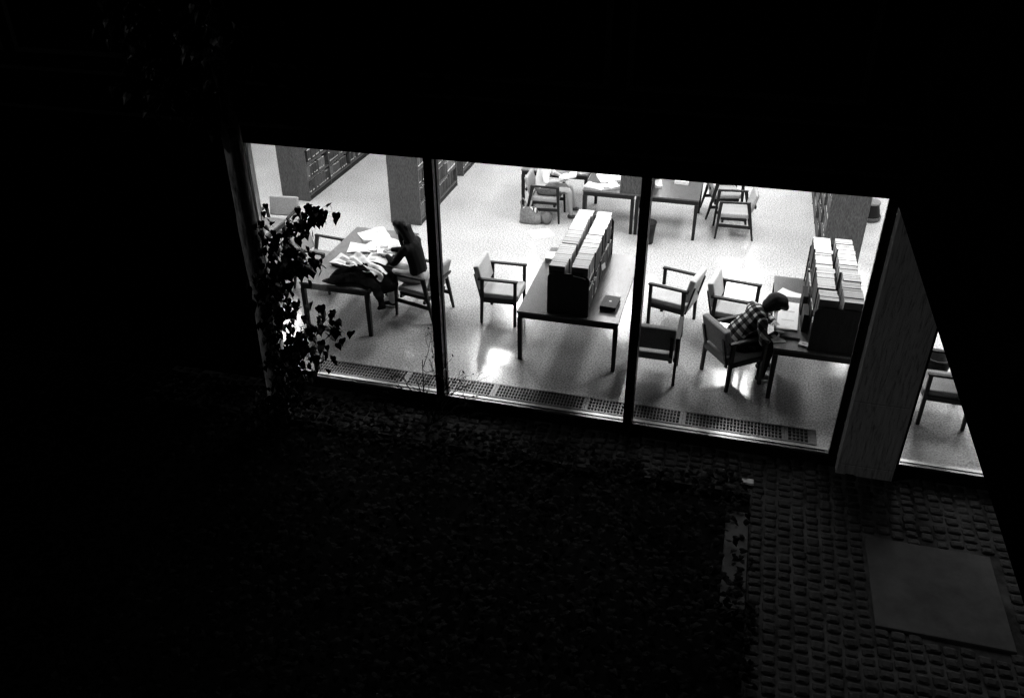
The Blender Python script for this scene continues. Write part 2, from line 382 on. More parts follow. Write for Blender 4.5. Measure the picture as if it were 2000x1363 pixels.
# ------------------------------------------------------------------ tables
def table(x0, x1, y0, y1, label, top=None):
    cx, cy = (x0 + x1) / 2, (y0 + y1) / 2; w, d = (x1 - x0) / 2, (y1 - y0) / 2
    r = empty('reading_table', (cx, cy, 0), 0, label, 'table', 'reading tables')
    MB().box(-w, w, -d, d, 0.712, 0.74).build('tabletop', top or M['tabletop'], r, bevel=0.003)
    MB().box(-w + 0.012, w - 0.012, -d + 0.012, d - 0.012, 0.64, 0.711).build('apron', M['frame'], r)
    for sx in (-1, 1):
        for sy in (-1, 1):
            MB().bar((sx * (w - 0.035), sy * (d - 0.035), 0), (sx * (w - 0.035), sy * (d - 0.035), 0.639), 0.05, 0.05, 0.062, 0.062).build('leg', M['frame'], r)
    return r
table(-5.60, -4.57, 9.45, 11.43, 'grey-topped table strewn with papers and a dark coat, left of the left mullion')
table(-2.465, -1.135, 9.40, 11.45, 'middle table carrying a double book rack, nearest to the window between the mullions')
table(0.765, 2.04, 9.29, 11.30, 'table with the book rack where the reader in the plaid shirt leans')
table(-2.46, -1.55, 13.88, 15.2, 'left half of the far table pair, covered with loose papers')
table(-1.54, -0.47, 13.88, 15.2, 'right half of the far table pair, holding a white box')
table(-7.95, -6.83, 9.7, 11.42, 'table at the far left, mostly hidden by the tree foliage')
table(-3.75, -2.5, 14.62, 15.9, 'table beyond the woman in white, at the top edge of the window')

# ------------------------------------------------------------------ books
cov = [mat('book_cover', c, 0.6, nscale=20, namp=0.3) for c in (0.012, 0.02, 0.035, 0.06, 0.11, 0.03)]
pages_ = [mat('page_edges', c, 0.8, nscale=30, namp=0.1, spec=0.15) for c in (0.82, 0.7, 0.8, 0.6, 0.75, 0.8)]
def book_mesh(i, flag=True):
    b = MB()
    h, t, d = 0.26, 0.04, 0.215
    b.box(-d / 2 + 0.003, d / 2 - 0.002, -t / 2 + 0.0011, t / 2 - 0.0011, 0.003, h - 0.0005, 1)
    b.box(-d / 2, d / 2, -t / 2, -t / 2 + 0.0010, 0, h, 0); b.box(-d / 2, d / 2, t / 2 - 0.0010, t / 2, 0, h, 0)
    b.box(-d / 2, -d / 2 + 0.0028, -t / 2 + 0.0010, t / 2 - 0.0010, 0, h, 0)
    if flag: b.box(-d / 2 - 0.0012, -d / 2 - 0.0002, -t / 2 + 0.004, t / 2 - 0.004, 0.035, 0.065, 1)
    o = b.build('book', [cov[i], pages_[i]]); return o
protos = [book_mesh(i, i == 4) for i in range(6)]; pused = [False] * 6
NB = [0]
def put_book(loc, rot, sc, label, group, i=0):
    if not pused[i]: o = protos[i]; pused[i] = True
    else: o = protos[i].copy(); COL.objects.link(o)
    o.location = loc; o.rotation_euler = rot; o.scale = sc; NB[0] += 1
    return tag(o, label, 'book', group)
stuffed = MB()
def stuff_book(x, y, z, t, h, d, spine, ci):
    b = stuffed; s = spine
    xa, xb = (x - d / 2, x + d / 2)
    b.box(xa, xb, y - t / 2, y + t / 2, z, z + h - 0.004, ci)
    b.box(xa + 0.004, xb - 0.004, y - t / 2 + 0.003, y + t / 2 - 0.003, z + h - 0.0038, z + h, 6)
    if random.random() < 0.8:
        fx = xa if s < 0 else xb; w = min(t / 2 - 0.004, 0.012)
        b.box(fx - 0.0015, fx + 0.0015, y - w, y + w, z + 0.03, z + 0.05, 6)
def row(xspine, s, y0, y1, z, label, group, tmin=0.034, tmax=0.062, hmin=0.235, hmax=0.265, stuff=False, gaps=0.0, jit=0.012):
    """books standing side by side along Y, spines on side s (+1 faces +X)"""
    y = y0; left = 0
    while y < y1 - tmin * 0.8:
        if left <= 0:      # next series of matching volumes
            left = random.choice((1, 2, 4, 6, 8)); T0 = random.uniform(tmin, tmax); H0 = random.uniform(hmin, hmax); D0 = random.uniform(0.205, 0.225); C0 = random.randrange(6)
            J0 = random.uniform(0, jit)
            if random.random() < gaps: y += random.uniform(0.05, 0.14); continue
        left -= 1
        t = min(T0 * random.uniform(0.93, 1.07), y1 - y)
        if t < 0.008: break
        h = H0 + random.uniform(-0.004, 0.004); xs = xspine - s * (J0 + random.uniform(0, 0.007)); xc = xs - s * D0 / 2
        if stuff: stuff_book(xc, y + t / 2, z, t - 0.0015, h, D0, s, C0)
        else: put_book((xc, y + t / 2, z), (random.uniform(-0.01, 0.01), 0, (0 if s < 0 else pi) + random.uniform(-0.012, 0.012)), (D0 / 0.215, (t - 0.0008) / 0.04, h / 0.26), label, group, C0)
        y += t

def rack(xc, y0, y1, label, endmat, rounded=True):
    cy = (y0 + y1) / 2; L = (y1 - y0) / 2
    r = empty('book_rack', (xc, cy, 0.741), 0, label, 'book rack', 'double-sided book racks standing on the tables')
    w = 0.268
    poly = [(-w, 0), (w, 0), (w, 0.52), (w - 0.03, 0.565), (w - 0.09, 0.585), (-w + 0.09, 0.585), (-w + 0.03, 0.565), (-w, 0.52)]
    MB().prism(poly, 'y', -L, -L + 0.022).build('end_panel', endmat, r)
    MB().prism(poly, 'y', L - 0.022, L).build('end_panel', endmat, r)
    MB().box(-w + 0.01, w - 0.01, -L + 0.0225, L - 0.0225, 0.03, 0.05).build('shelf', M['walnut_dark'], r)
    MB().box(-w + 0.01, w - 0.01, -L + 0.0225, L - 0.0225, 0.375, 0.395).build('shelf', M['walnut_dark'], r)
    MB().box(-0.008, 0.008, -L + 0.0225, L - 0.0225, 0.0505, 0.3745).build('divider', M['walnut_dark'], r)
    return r
def rack_books(xc, y0, y1, where, sides):
    z0 = 0.741
    for s, nm in ((-1, 'left'), (1, 'right')):
        lab = 'white-topped book in the %s upper row, rack on %s' % (nm, where)
        row(xc + s * 0.262, s, y0 + 0.03, y1 - 0.03, z0 + 0.397, lab, '%s upper row of books, rack on %s' % (nm, where), hmin=0.262, hmax=0.282, jit=0.02)
    for s, nm in ((-1, 'left'), (1, 'right')):
        if s in sides:
            lab = 'dark spine on the %s lower shelf, rack on %s' % (nm, where)
            row(xc + s * 0.262, s, y0 + 0.03, y1 - 0.03, z0 + 0.052, lab, '%s lower shelf of books, rack on %s' % (nm, where), gaps=0.16, hmin=0.2, hmax=0.312, tmin=0.022)
rack(-1.81, 9.46, 11.42, 'dark book rack with rounded end, filled with two rows of books, on the middle table', M['walnut_dark'])
rack(1.42, 9.34, 11.24, 'black-ended book rack loaded with books on the table of the plaid shirt reader', M['walnut_dark'])
rack(-1.545, 13.9, 15.1, 'book rack with a mid-brown end panel standing where the far tables meet', M['walnut'])
rack_books(-1.81, 9.46, 11.42, 'the middle table', (1,))
rack_books(1.42, 9.34, 11.24, 'the plaid shirt table', (-1,))

def bookcase(xc, y0, y1, label, w=0.29, H=2.25):
    L = (y1 - y0) / 2; r = empty('bookcase', (xc, (y0 + y1) / 2, 0), 0, label, 'bookcase', 'tall double-sided bookcases')
    MB().box(-w, w, -L, -L + 0.03, 0, H).build('end_panel', M['walnut'], r, bevel=0.003)
    MB().box(-w, w, L - 0.03, L, 0, H).build('end_panel', M['walnut'], r, bevel=0.003)
    MB().box(-w, w, -L, L, H + 0.001, H + 0.03).build('top', M['walnut'], r)
    MB().box(-w + 0.01, w - 0.01, -L + 0.031, L - 0.031, 0, 0.09).build('plinth', M['walnut_dark'], r)
    MB().box(-0.01, 0.01, -L + 0.031, L - 0.031, 0.091, H).build('divider', M['walnut_dark'], r)
    for i in range(7):
        z = 0.09 + 0.305 * i
        MB().box(-w + 0.004, -0.0105, -L + 0.031, L - 0.031, z + 0.001, z + 0.021).box(0.0105, w - 0.004, -L + 0.031, L - 0.031, z + 0.001, z + 0.021).build('shelf', M['walnut'], r)
    n = max(1, round(2 * L / 0.95))
    for i in range(1, n):
        y = -L + i * 2 * L / n
        for k in (-1, 1):
            a, c = sorted((k * 0.0112, k * w))
            MB().box(a, c, y - 0.011, y + 0.011, 0.0, H).build('upright', M['walnut'], r)
    return r
def case_books(xc, s, y0, y1, tiers, where, stuff, gaps=0.05, w=0.29, tmax=0.055):
    n = max(1, round((y1 - y0) / 0.95)); q = (y1 - y0) / n
    for i in range(n):
        for t in tiers:
            ya, yb = y0 + i * q + (0.035 if i == 0 else 0.014), y0 + (i + 1) * q - (0.035 if i == n - 1 else 0.014)
            yb2 = yb - random.choice((0, 0, 0.1, 0.25))
            row(xc + s * (w - 0.02), s, ya, yb2, 0.09 + 0.305 * t + 0.0215, 'bound book on ' + where, 'books on ' + where, stuff=stuff, gaps=gaps, hmin=0.2, hmax=0.268, tmax=tmax)
bookcase(-8.02, 13.9, 17.7, 'leftmost tall wooden bookcase with three lit shelves of dark bindings')
bookcase(-5.555, 13.33, 15.43, 'tall wooden bookcase behind the dark-haired reader, crossed by the left mullion')
bookcase(-5.6, 15.95, 18.0, 'bookcase at the top edge beyond the one behind the left mullion')
bookcase(1.835, 13.3, 17.1, 'tall wooden bookcase behind the right-hand book rack')
case_books(-5.555, 1, 13.33, 15.43, (0, 1), 'the bookcase crossed by the left mullion', False, tmax=0.06)
case_books(-5.555, 1, 13.33, 15.43, (2, 3), 'x', True)
case_books(-8.02, 1, 13.9, 17.7, (0, 1, 2, 3, 4), 'x', True)
case_books(-5.6, 1, 15.95, 18.0, (0, 1, 2), 'x', True)
case_books(1.835, -1, 13.3, 17.1, (0, 1, 2, 3, 4), 'x', True, gaps=0.12)
tag(stuffed.build('book_rows', cov + [M['paper']]), 'rows of bound volumes filling the tall bookcases in the background', 'books', kind='stuff')
print('books', NB[0])

# ------------------------------------------------------------------ papers and things on the tables
def sheet(name, x, y, z, w, d, a, label, cat, m=None, thick=0.006, curl=0.012, pics=(), fold=False, group=None):
    """slightly curled stack of paper; pics = printed patches (u0,u1,v0,v1,mat)"""
    r = empty(name, (x, y, z), R(a), label, cat, group)
    n = 10; ph = random.uniform(0, 6)
    def hz(u, v):
        c = curl * (0.5 + 0.5 * sin(ph + u * 5 + v * 3)) * (abs(u - 0.5) + abs(v - 0.5))
        if fold: c += 0.020 * (1 - min(1, abs(u - 0.5) / 0.12)) * -1 + 0.02
        return c
    b = MB(); vs = []
    for j in range(n + 1):
        for i in range(n + 1):
            u, v = i / n, j / n; vs.append(((u - 0.5) * w, (v - 0.5) * d, thick + hz(u, v)))
    base = [((i / n - 0.5) * w, (j / n - 0.5) * d, 0) for j in range(n + 1) for i in range(n + 1)]
    N = (n + 1) ** 2; fs = [(j * (n + 1) + i, j * (n + 1) + i + 1, (j + 1) * (n + 1) + i + 1, (j + 1) * (n + 1) + i) for j in range(n) for i in range(n)]
    fs += [tuple(k + N for k in f[::-1]) for f in fs]
    rim = [i for i in range(n + 1)] + [j * (n + 1) + n for j in range(1, n + 1)] + [n * (n + 1) + i for i in range(n - 1, -1, -1)] + [j * (n + 1) for j in range(n - 1, 0, -1)]
    fs += [(rim[k], rim[k] + N, rim[(k + 1) % len(rim)] + N, rim[(k + 1) % len(rim)]) for k in range(len(rim))]
    b.add(vs + base, fs); b.build('pages', m or M['paper'], r)
    for (u0, u1, v0, v1, pm) in pics:
        q = MB(); k = 5; pv = []
        for j in range(k + 1):
            for i in range(k + 1):
                u, v = u0 + (u1 - u0) * i / k, v0 + (v1 - v0) * j / k
                # bilinear height of the pages grid
                fu, fv = u * n, v * n; i0, j0 = min(int(fu), n - 1), min(int(fv), n - 1); a_, b_ = fu - i0, fv - j0
                zz = sum(wt * vs[(j0 + dj) * (n + 1) + i0 + di][2] for di, dj, wt in ((0, 0, (1 - a_) * (1 - b_)), (1, 0, a_ * (1 - b_)), (0, 1, (1 - a_) * b_), (1, 1, a_ * b_)))
                pv.append(((u - 0.5) * w, (v - 0.5) * d, zz + 0.0022))
        q.add(pv, [(j * (k + 1) + i, j * (k + 1) + i + 1, (j + 1) * (k + 1) + i + 1, (j + 1) * (k + 1) + i) for j in range(k) for i in range(k)])
        q.build('printed_picture', pm, r)
    return r
T = 0.7415
P_, X_ = M['print'], M['text']
sheet('newspaper', -5.20, 11.16, T, 0.42, 0.40, 38, 'folded white newspaper lying farthest along the paper-strewn table', 'newspaper', thick=0.005, curl=0.05, pics=[(0.55, 0.85, 0.6, 0.8, X_)])
sheet('loose_sheets', -5.19, 10.68, T, 0.40, 0.30, 12, 'loose pile of blank white sheets left of the reader\'s magazine', 'papers', thick=0.005, curl=0.035)
sheet('loose_sheets', -4.98, 10.86, T, 0.5, 0.32, 62, 'broad white sheets spread under the newspaper, near the reader\'s face', 'papers', thick=0.004, curl=0.05, pics=[(0.2, 0.5, 0.3, 0.5, X_)])
sheet('open_newspaper', -4.77, 10.72, T + 0.012, 0.34, 0.38, 20, 'open newspaper with grey columns in front of the reader\'s chin', 'newspaper', thick=0.006, curl=0.04, pics=[(0.1, 0.45, 0.55, 0.85, P_), (0.5, 0.9, 0.2, 0.8, X_)])
sheet('open_magazine', -4.80, 10.36, T + 0.006, 0.34, 0.46, 6, 'open magazine with dark pictures under the reader\'s hand', 'magazine', thick=0.008, curl=0.02, pics=[(0.1, 0.5, 0.72, 0.92, P_), (0.12, 0.4, 0.42, 0.6, X_), (0.1, 0.34, 0.1, 0.3, X_), (0.62, 0.9, 0.6, 0.85, P_)])
sheet('magazine', -5.18, 10.13, T + 0.02, 0.44, 0.27, -16, 'magazine with a striped picture resting on the dark bundle by the window', 'magazine', thick=0.01, curl=0.05, pics=[(0.15, 0.75, 0.55, 0.8, P_), (0.2, 0.8, 0.2, 0.42, X_)])

def cloth(name, fn, nu, nv, m, label, cat, thick=0.012):
    b = MB(); vs = [fn(i / nu, j / nv) for j in range(nv + 1) for i in range(nu + 1)]
    b.add(vs, [(j * (nu + 1) + i, j * (nu + 1) + i + 1, (j + 1) * (nu + 1) + i + 1, (j + 1) * (nu + 1) + i) for j in range(nv) for i in range(nu)])
    o = b.build(name, m, None, smooth=True)
    s = o.modifiers.new('solid', 'SOLIDIFY'); s.thickness = thick; s.offset = 1
    q = o.modifiers.new('sub', 'SUBSURF'); q.levels = 1; q.render_levels = 1
    return tag(o, label, cat)
from mathutils import noise as NZ
def coat(u, v):
    # heaped over the near right corner of the table, hanging down past its right edge
    a = u * 1.06; nz = lambda k, ph: NZ.noise(Vector((u * k, v * k * 0.9, ph)))
    w = 0.040 * nz(4, 1.3) + 0.030 * nz(9, 7.7) + 0.012 * nz(20, 2.2)
    ridge = 0.030 * abs(sin(11 * u + 5 * v + 4 * nz(3, 5.5)))
    y = 9.475 + v * (0.70 - 0.25 * (1 - u)) + 0.10 * nz(3.2, 9.1) + 0.20 * (1 - u) * v
    if a < 0.66: x = -5.27 + 0.07 * u + a + (0.30 * v + 0.12 * nz(3, 3.3)) * (1 - u); z = T + 0.024 + 0.055 * sin(pi * min(1, a / 0.66)) * sin(pi * v) ** 0.6 + max(0, w + 0.03) * (0.3 + sin(pi * v)) + ridge * sin(pi * v)
    else: x = -4.52 + 0.07 * sin(9 * v + 1) + (a - 0.66) * 0.10 + w; z = T + 0.03 + ridge * 0.5 - (a - 0.66) * (0.78 + 0.10 * sin(8 * v)) + w * 0.5; y += (a - 0.66) * 0.25 * (v - 0.5)
    return (x + w, y, z)
cloth('coat', coat, 44, 30, M['black_cloth'], 'black coat dumped over the near right corner of the paper-strewn table', 'coat', 0.02)
def scarf(u, v):
    n1 = NZ.noise(Vector((u * 6, v * 5, 4.1))) * 0.05
    a = u * 0.72; x = -5.09 + a * 0.86 + 0.03 * sin(v * 7); y = 10.06 - a * 0.42 + (v - 0.5) * (0.36 - 0.1 * u) + 0.03 * sin(u * 9)
    z = T + 0.13 + n1 + 0.02 * sin(v * 14 + u * 4) - 0.22 * max(0, u - 0.72)
    return (x, y, z)
cloth('scarf', scarf, 20, 12, M['white_cloth'], 'crumpled white scarf lying on top of the black coat', 'scarf', 0.008)

# middle table
bx = empty('book_box', (-1.315, 9.845, T), R(-4), 'thick dark closed book with a round white label on the middle table', 'book')
MB().box(-0.105, 0.105, -0.16, 0.16, 0.0, 0.007).box(-0.105, 0.105, -0.16, 0.16, 0.06, 0.067).box(-0.105, -0.099, -0.16, 0.16, 0.0075, 0.0595).build('cover', M['grey_cloth'], bx, bevel=0.002)
MB().box(-0.0985, 0.1, -0.152, 0.152, 0.0075, 0.0595).build('pages', M['walnut_dark'], bx)
MB().lathe([(0.0, 0.0695), (0.018, 0.0695), (0.018, 0.067)], 20).build('label', M['paper'], bx)
bx.name = 'closed_book'
sheet('open_book', -2.27, 11.06, T, 0.36, 0.26, 4, 'white open volume lying between the left table edge and the rack of the middle table', 'book', thick=0.03, curl=0.015, fold=True)
one('loose_leaf', MB().bar((-1.535, 10.40, 1.0), (-1.50, 10.47, 1.02), 0.09, 0.004, side=(0, 0, 1)), M['paper'], 'small white slip sticking out of the right side of the middle rack', 'paper')
one('cord', MB().tube([(-1.75, 9.455, 1.31), (-1.62, 9.44, 1.30), (-1.52, 9.52, 1.22), (-1.515, 9.66, 1.12)], 0.005), M['paper'], 'pale cord hanging from the rounded end of the middle rack', 'cord')

# right table
sheet('open_book', 0.93, 10.07, T, 0.25, 0.74, -3, 'large open white volume in front of the reader in the plaid shirt', 'book', thick=0.05, curl=0.01, pics=[(0.15, 0.8, 0.62, 0.66, X_), (0.2, 0.8, 0.3, 0.33, X_)])
sheet('envelope', 0.955, 10.75, T, 0.30, 0.22, -28, 'white sheet at the far end of the plaid shirt reader\'s books', 'paper', thick=0.004)
sheet('atlas', 1.05, 10.52, T, 0.30, 0.17, 0, 'grey closed volume with a white tag behind the large open book', 'book', m=M['grey_cloth'], thick=0.045, curl=0.0, pics=[(0.66, 0.86, 0.2, 0.7, M['paper'])])
sheet('notepad', 0.95, 9.62, T, 0.24, 0.14, -2, 'grey cover projecting from under the near end of the large open book', 'book', m=M['grey_cloth'], thick=0.03, curl=0.0)
sheet('small_book', 1.115, 9.44, T, 0.12, 0.09, -18, 'small pale paperback at the foot of the black rack end', 'book', m=M['lightcloth'], thick=0.025, curl=0.0, pics=[(0.3, 0.7, 0.3, 0.6, P_)])
sheet('note_sheet', 0.80, 9.53, T, 0.16, 0.21, 20, 'white sheet the plaid shirt reader is writing on', 'paper', thick=0.003)
for (y, h) in ((10.36, 0.27), (9.92, 0.24)):
    one('standing_book', MB().box(1.085, 1.145, y - 0.15, y + 0.15, T, T + h).box(1.09, 1.14, y - 0.152, y + 0.14, T + h + 0.0005, T + h + 0.003), M['walnut_dark'],
        'dark volume standing on edge against the right-hand rack, %s one' % ('farther' if y > 10 else 'nearer'), 'book')
sheet('loose_sheets', 1.86, 10.95, T, 0.26, 0.5, 4, 'white sheets between the right-hand rack and the window jamb', 'papers', thick=0.01)

# far tables
sheet('loose_sheets', -2.27, 14.10, T, 0.34, 0.26, -12, 'white sheets at the left front corner of the far table', 'papers', thick=0.008, curl=0.03)
sheet('open_book', -2.03, 14.12, T, 0.30, 0.22, 30, 'open white book overlapping the sheets on the far table', 'book', thick=0.015, curl=0.03, fold=True)
sheet('newspaper', -2.05, 14.55, T, 0.5, 0.34, 24, 'spread newspaper filling the far table at the top edge', 'newspaper', thick=0.01, curl=0.04)
sheet('card_box', -0.83, 14.62, T, 0.24, 0.13, -4, 'flat white box on the right half of the far tables', 'box', thick=0.06, curl=0)
sheet('loose_sheets', -1.22, 14.45, T, 0.12, 0.3, 8, 'small white papers right of the far rack', 'papers', thick=0.03, curl=0.02)
for i, (dz, a) in enumerate(((0, 10), (0.04, 14), (0.08, 6))):
    sheet('thick_book', -2.64, 14.80, T + dz, 0.22, 0.28, 30 + a, ('lowest', 'middle', 'topmost')[i] + ' book of the stack beside the woman in white', 'book', m=M['paper'] if i < 2 else M['grey_cloth'], thick=0.036, curl=0)

# ------------------------------------------------------------------ floor things
def basket(x, y, label, h=0.38, r0=0.115, r1=0.15):
    r = empty('wastebasket', (x, y, 0), 0, label, 'wastebasket')
    MB().lathe([(0, 0.004), (r0, 0.004), (r1, h), (r1 - 0.006, h), (r0 - 0.006, 0.012), (0, 0.012)], 28).build('bin', M['basket'], r, smooth=True)
    MB().lathe([(r1 + 0.001, h - 0.02), (r1 + 0.008, h - 0.01), (r1 + 0.008, h + 0.003), (r1 - 0.008, h + 0.004)], 28).build('rim', M['basket'], r)
basket(-1.27, 13.62, 'black round wastebasket below the far tables, crossed by the right mullion')
basket(2.84, 10.28, 'dark wastebasket seen past the stone pier, beyond the armchair', 0.36, 0.14, 0.17)

tb = empty('tote_bag', (-3.41, 13.96, 0), R(2), 'slouching grey canvas tote bag on the floor beside the woman in white', 'bag')
b = MB(); n = 20
rings = [(0.0, 0.20, 0.085), (0.06, 0.205, 0.09), (0.16, 0.185, 0.075), (0.24, 0.16, 0.055), (0.29, 0.15, 0.04)]
vs = []
for z_, a_, b_ in rings:
    for k in range(n):
        t = 2 * pi * k / n; c_, s_ = cos(t), sin(t)
        e = lambda q: math.copysign(abs(q) ** 0.6, q)
        vs.append((a_ * e(c_) + 0.02 * sin(z_ * 20), b_ * e(s_), z_ + (0.03 * sin(3 * t) if z_ > 0.2 else 0) - (0.06 * (c_ > 0.3) if z_ > 0.2 else 0)))
b.add(vs, [(i * n + k, i * n + (k + 1) % n, (i + 1) * n + (k + 1) % n, (i + 1) * n + k) for i in range(len(rings) - 1) for k in range(n)] + [tuple(range(n))])
b.build('bag_body', M['canvas'], tb, smooth=True)
MB().tube([(-0.15, -0.02, 0.28), (-0.17, -0.03, 0.40), (-0.13, -0.03, 0.47), (-0.08, -0.03, 0.41), (-0.05, -0.03, 0.29)], 0.012, 6).build('handle', M['canvas'], tb, smooth=True)
MB().tube([(0.02, 0.05, 0.26), (0.06, 0.06, 0.33), (0.11, 0.05, 0.24)], 0.012, 6).build('handle', M['canvas'], tb, smooth=True)
q = MB()
for i in range(5): q.box(-0.10 + 0.045 * i, -0.07 + 0.045 * i, -0.03, 0.03, 0.16, 0.29 - 0.01 * (i % 3), 0, Matrix.Rotation(R(6 * (i % 3 - 1)), 4, 'Y'))
q.build('papers_inside', M['paper'], tb)
def bundle(u, v):
    t = 2 * pi * u; p = pi * v; rr = 1 + 0.3 * NZ.noise(Vector((cos(t) * sin(p) * 2, sin(t) * sin(p) * 2, cos(p) * 2)))
    return (-3.11 + 0.10 * rr * cos(t) * sin(p), 14.02 + 0.13 * rr * sin(t) * sin(p), max(0.004, 0.10 + 0.11 * rr * cos(p)))
cloth('shoulder_bag', bundle, 18, 10, M['grey_cloth'], 'small dark patterned bundle slumped against the tote bag', 'bag', 0.004)
sheet('newspaper', -3.10, 13.52, 0.001, 0.40, 0.36, 33, 'white newspaper lying on the floor in front of the tote bag', 'newspaper', thick=0.005, curl=0.01)

ks = empty('kick_stool', (2.50, 15.66, 0), 0, 'round dark step stool on the floor beside the right-hand bookcase', 'step stool')
MB().lathe([(0.20, 0.0), (0.215, 0.02), (0.215, 0.075), (0.20, 0.08)], 32).build('base_ring', M['rubber'], ks, smooth=True)
MB().lathe([(0.195, 0.081), (0.15, 0.27), (0.15, 0.30)], 32).build('stool_body', M['basket'], ks, smooth=True)
MB().lathe([(0.0, 0.345), (0.15, 0.345), (0.162, 0.335), (0.162, 0.31), (0.15, 0.302)], 32).build('tread', M['canvas'], ks, smooth=True)

# ------------------------------------------------------------------ people
def skin(name, chains, m, parent, vox=0.011, lat=(0, 1, 0)):
    """one continuous surface: elliptical limbs along the chains, fused by a voxel remesh.
    radius = r or (r across the body, r in depth)"""
    b = MB(); lat = Vector(lat); N = 12
    for ch in chains:
        P = [Vector(p[:3]) for p in ch]; Q = [(p[3] if isinstance(p[3], tuple) else (p[3], p[3])) if len(p) > 3 else (0.03, 0.03) for p in ch]
        # resample smoothly
        pts, rad = [], []
        for i in range(len(P) - 1):
            for k in range(4):
                t = k / 4; p0 = P[max(i - 1, 0)]; p1 = P[i]; p2 = P[i + 1]; p3 = P[min(i + 2, len(P) - 1)]
                c = 0.5 * ((2 * p1) + (p2 - p0) * t + (2 * p0 - 5 * p1 + 4 * p2 - p3) * t * t + (3 * p1 - p0 - 3 * p2 + p3) * t ** 3)
                pts.append(p1.lerp(p2, t).lerp(c, 0.6)); e = t * t * (3 - 2 * t)
                rad.append(tuple(Q[i][j] * (1 - e) + Q[i + 1][j] * e for j in (0, 1)))
        pts.append(P[-1]); rad.append(Q[-1])
        vs = []; n = len(pts)
        def ring(c, t, u, r, k=1.0):
            w = t.cross(u)
            return [c + (u * cos(2 * pi * q / N) * r[0] + w * sin(2 * pi * q / N) * r[1]) * k for q in range(N)]
        for i in range(n):
            t = (pts[min(i + 1, n - 1)] - pts[max(i - 1, 0)]).normalized()
            u = lat - t * lat.dot(t)
            if u.length < 0.25: u = Vector((0, 0, 1)) - t * t.z
            u.normalize(); r = rad[i]; rm = min(r)
            if i == 0:
                for a in (80, 50, 25): vs.append(ring(pts[0] - t * rm * sin(R(a)), t, u, r, cos(R(a))))
            vs.append(ring(pts[i], t, u, r))
            if i == n - 1:
                for a in (25, 50, 80): vs.append(ring(pts[i] + t * rm * sin(R(a)), t, u, r, cos(R(a))))
        flat = [v for rg in vs for v in rg]; K = len(vs)
        b.add(flat, [(i * N + q, i * N + (q + 1) % N, (i + 1) * N + (q + 1) % N, (i + 1) * N + q) for i in range(K - 1) for q in range(N)] + [tuple(range(N))[::-1], tuple((K - 1) * N + q for q in range(N))])
    o = b.build(name, m, parent)
    q = o.modifiers.new('fuse', 'REMESH'); q.mode = 'VOXEL'; q.voxel_size = vox; q.use_smooth_shade = True
    c = o.modifiers.new('soft', 'SMOOTH'); c.factor = 0.5; c.iterations = 2 if vox < 0.008 else 4
    return o

def hand(w, d, up, side, size=1.0):
    """finger chains from wrist w along direction d (curled), thumb on 'side'"""
    w = Vector(w); d = Vector(d).normalized(); up = Vector(up).normalized(); lat = d.cross(up).normalized() * side
    palm = w + d * 0.045 * size; kn = w + d * 0.085 * size
    out = [[(*w, 0.022), (*palm, (0.034, 0.016))]]
    for i, L in enumerate((0.070, 0.078, 0.072, 0.056)):
        k = kn + lat * (0.027 - 0.018 * i)
        k2 = k + (d * 0.8 - up * 0.4 + lat * (0.05 - 0.04 * i)) * (L * 0.5); k3 = k2 + (d * 0.45 - up * 0.8) * (L * 0.5)
        out.append([(*palm, (0.034, 0.016)), (*k, 0.009), (*k2, 0.0085), (*k3, 0.007)])
    t1 = w + d * 0.025 + lat * 0.03; t2 = t1 + (d * 0.7 + lat * 0.55 - up * 0.2) * 0.035; t3 = t2 + (d * 0.9 - up * 0.2) * 0.028
    out.append([(*palm, (0.034, 0.016)), (*t1, 0.011), (*t2, 0.010), (*t3, 0.008)])
    return out

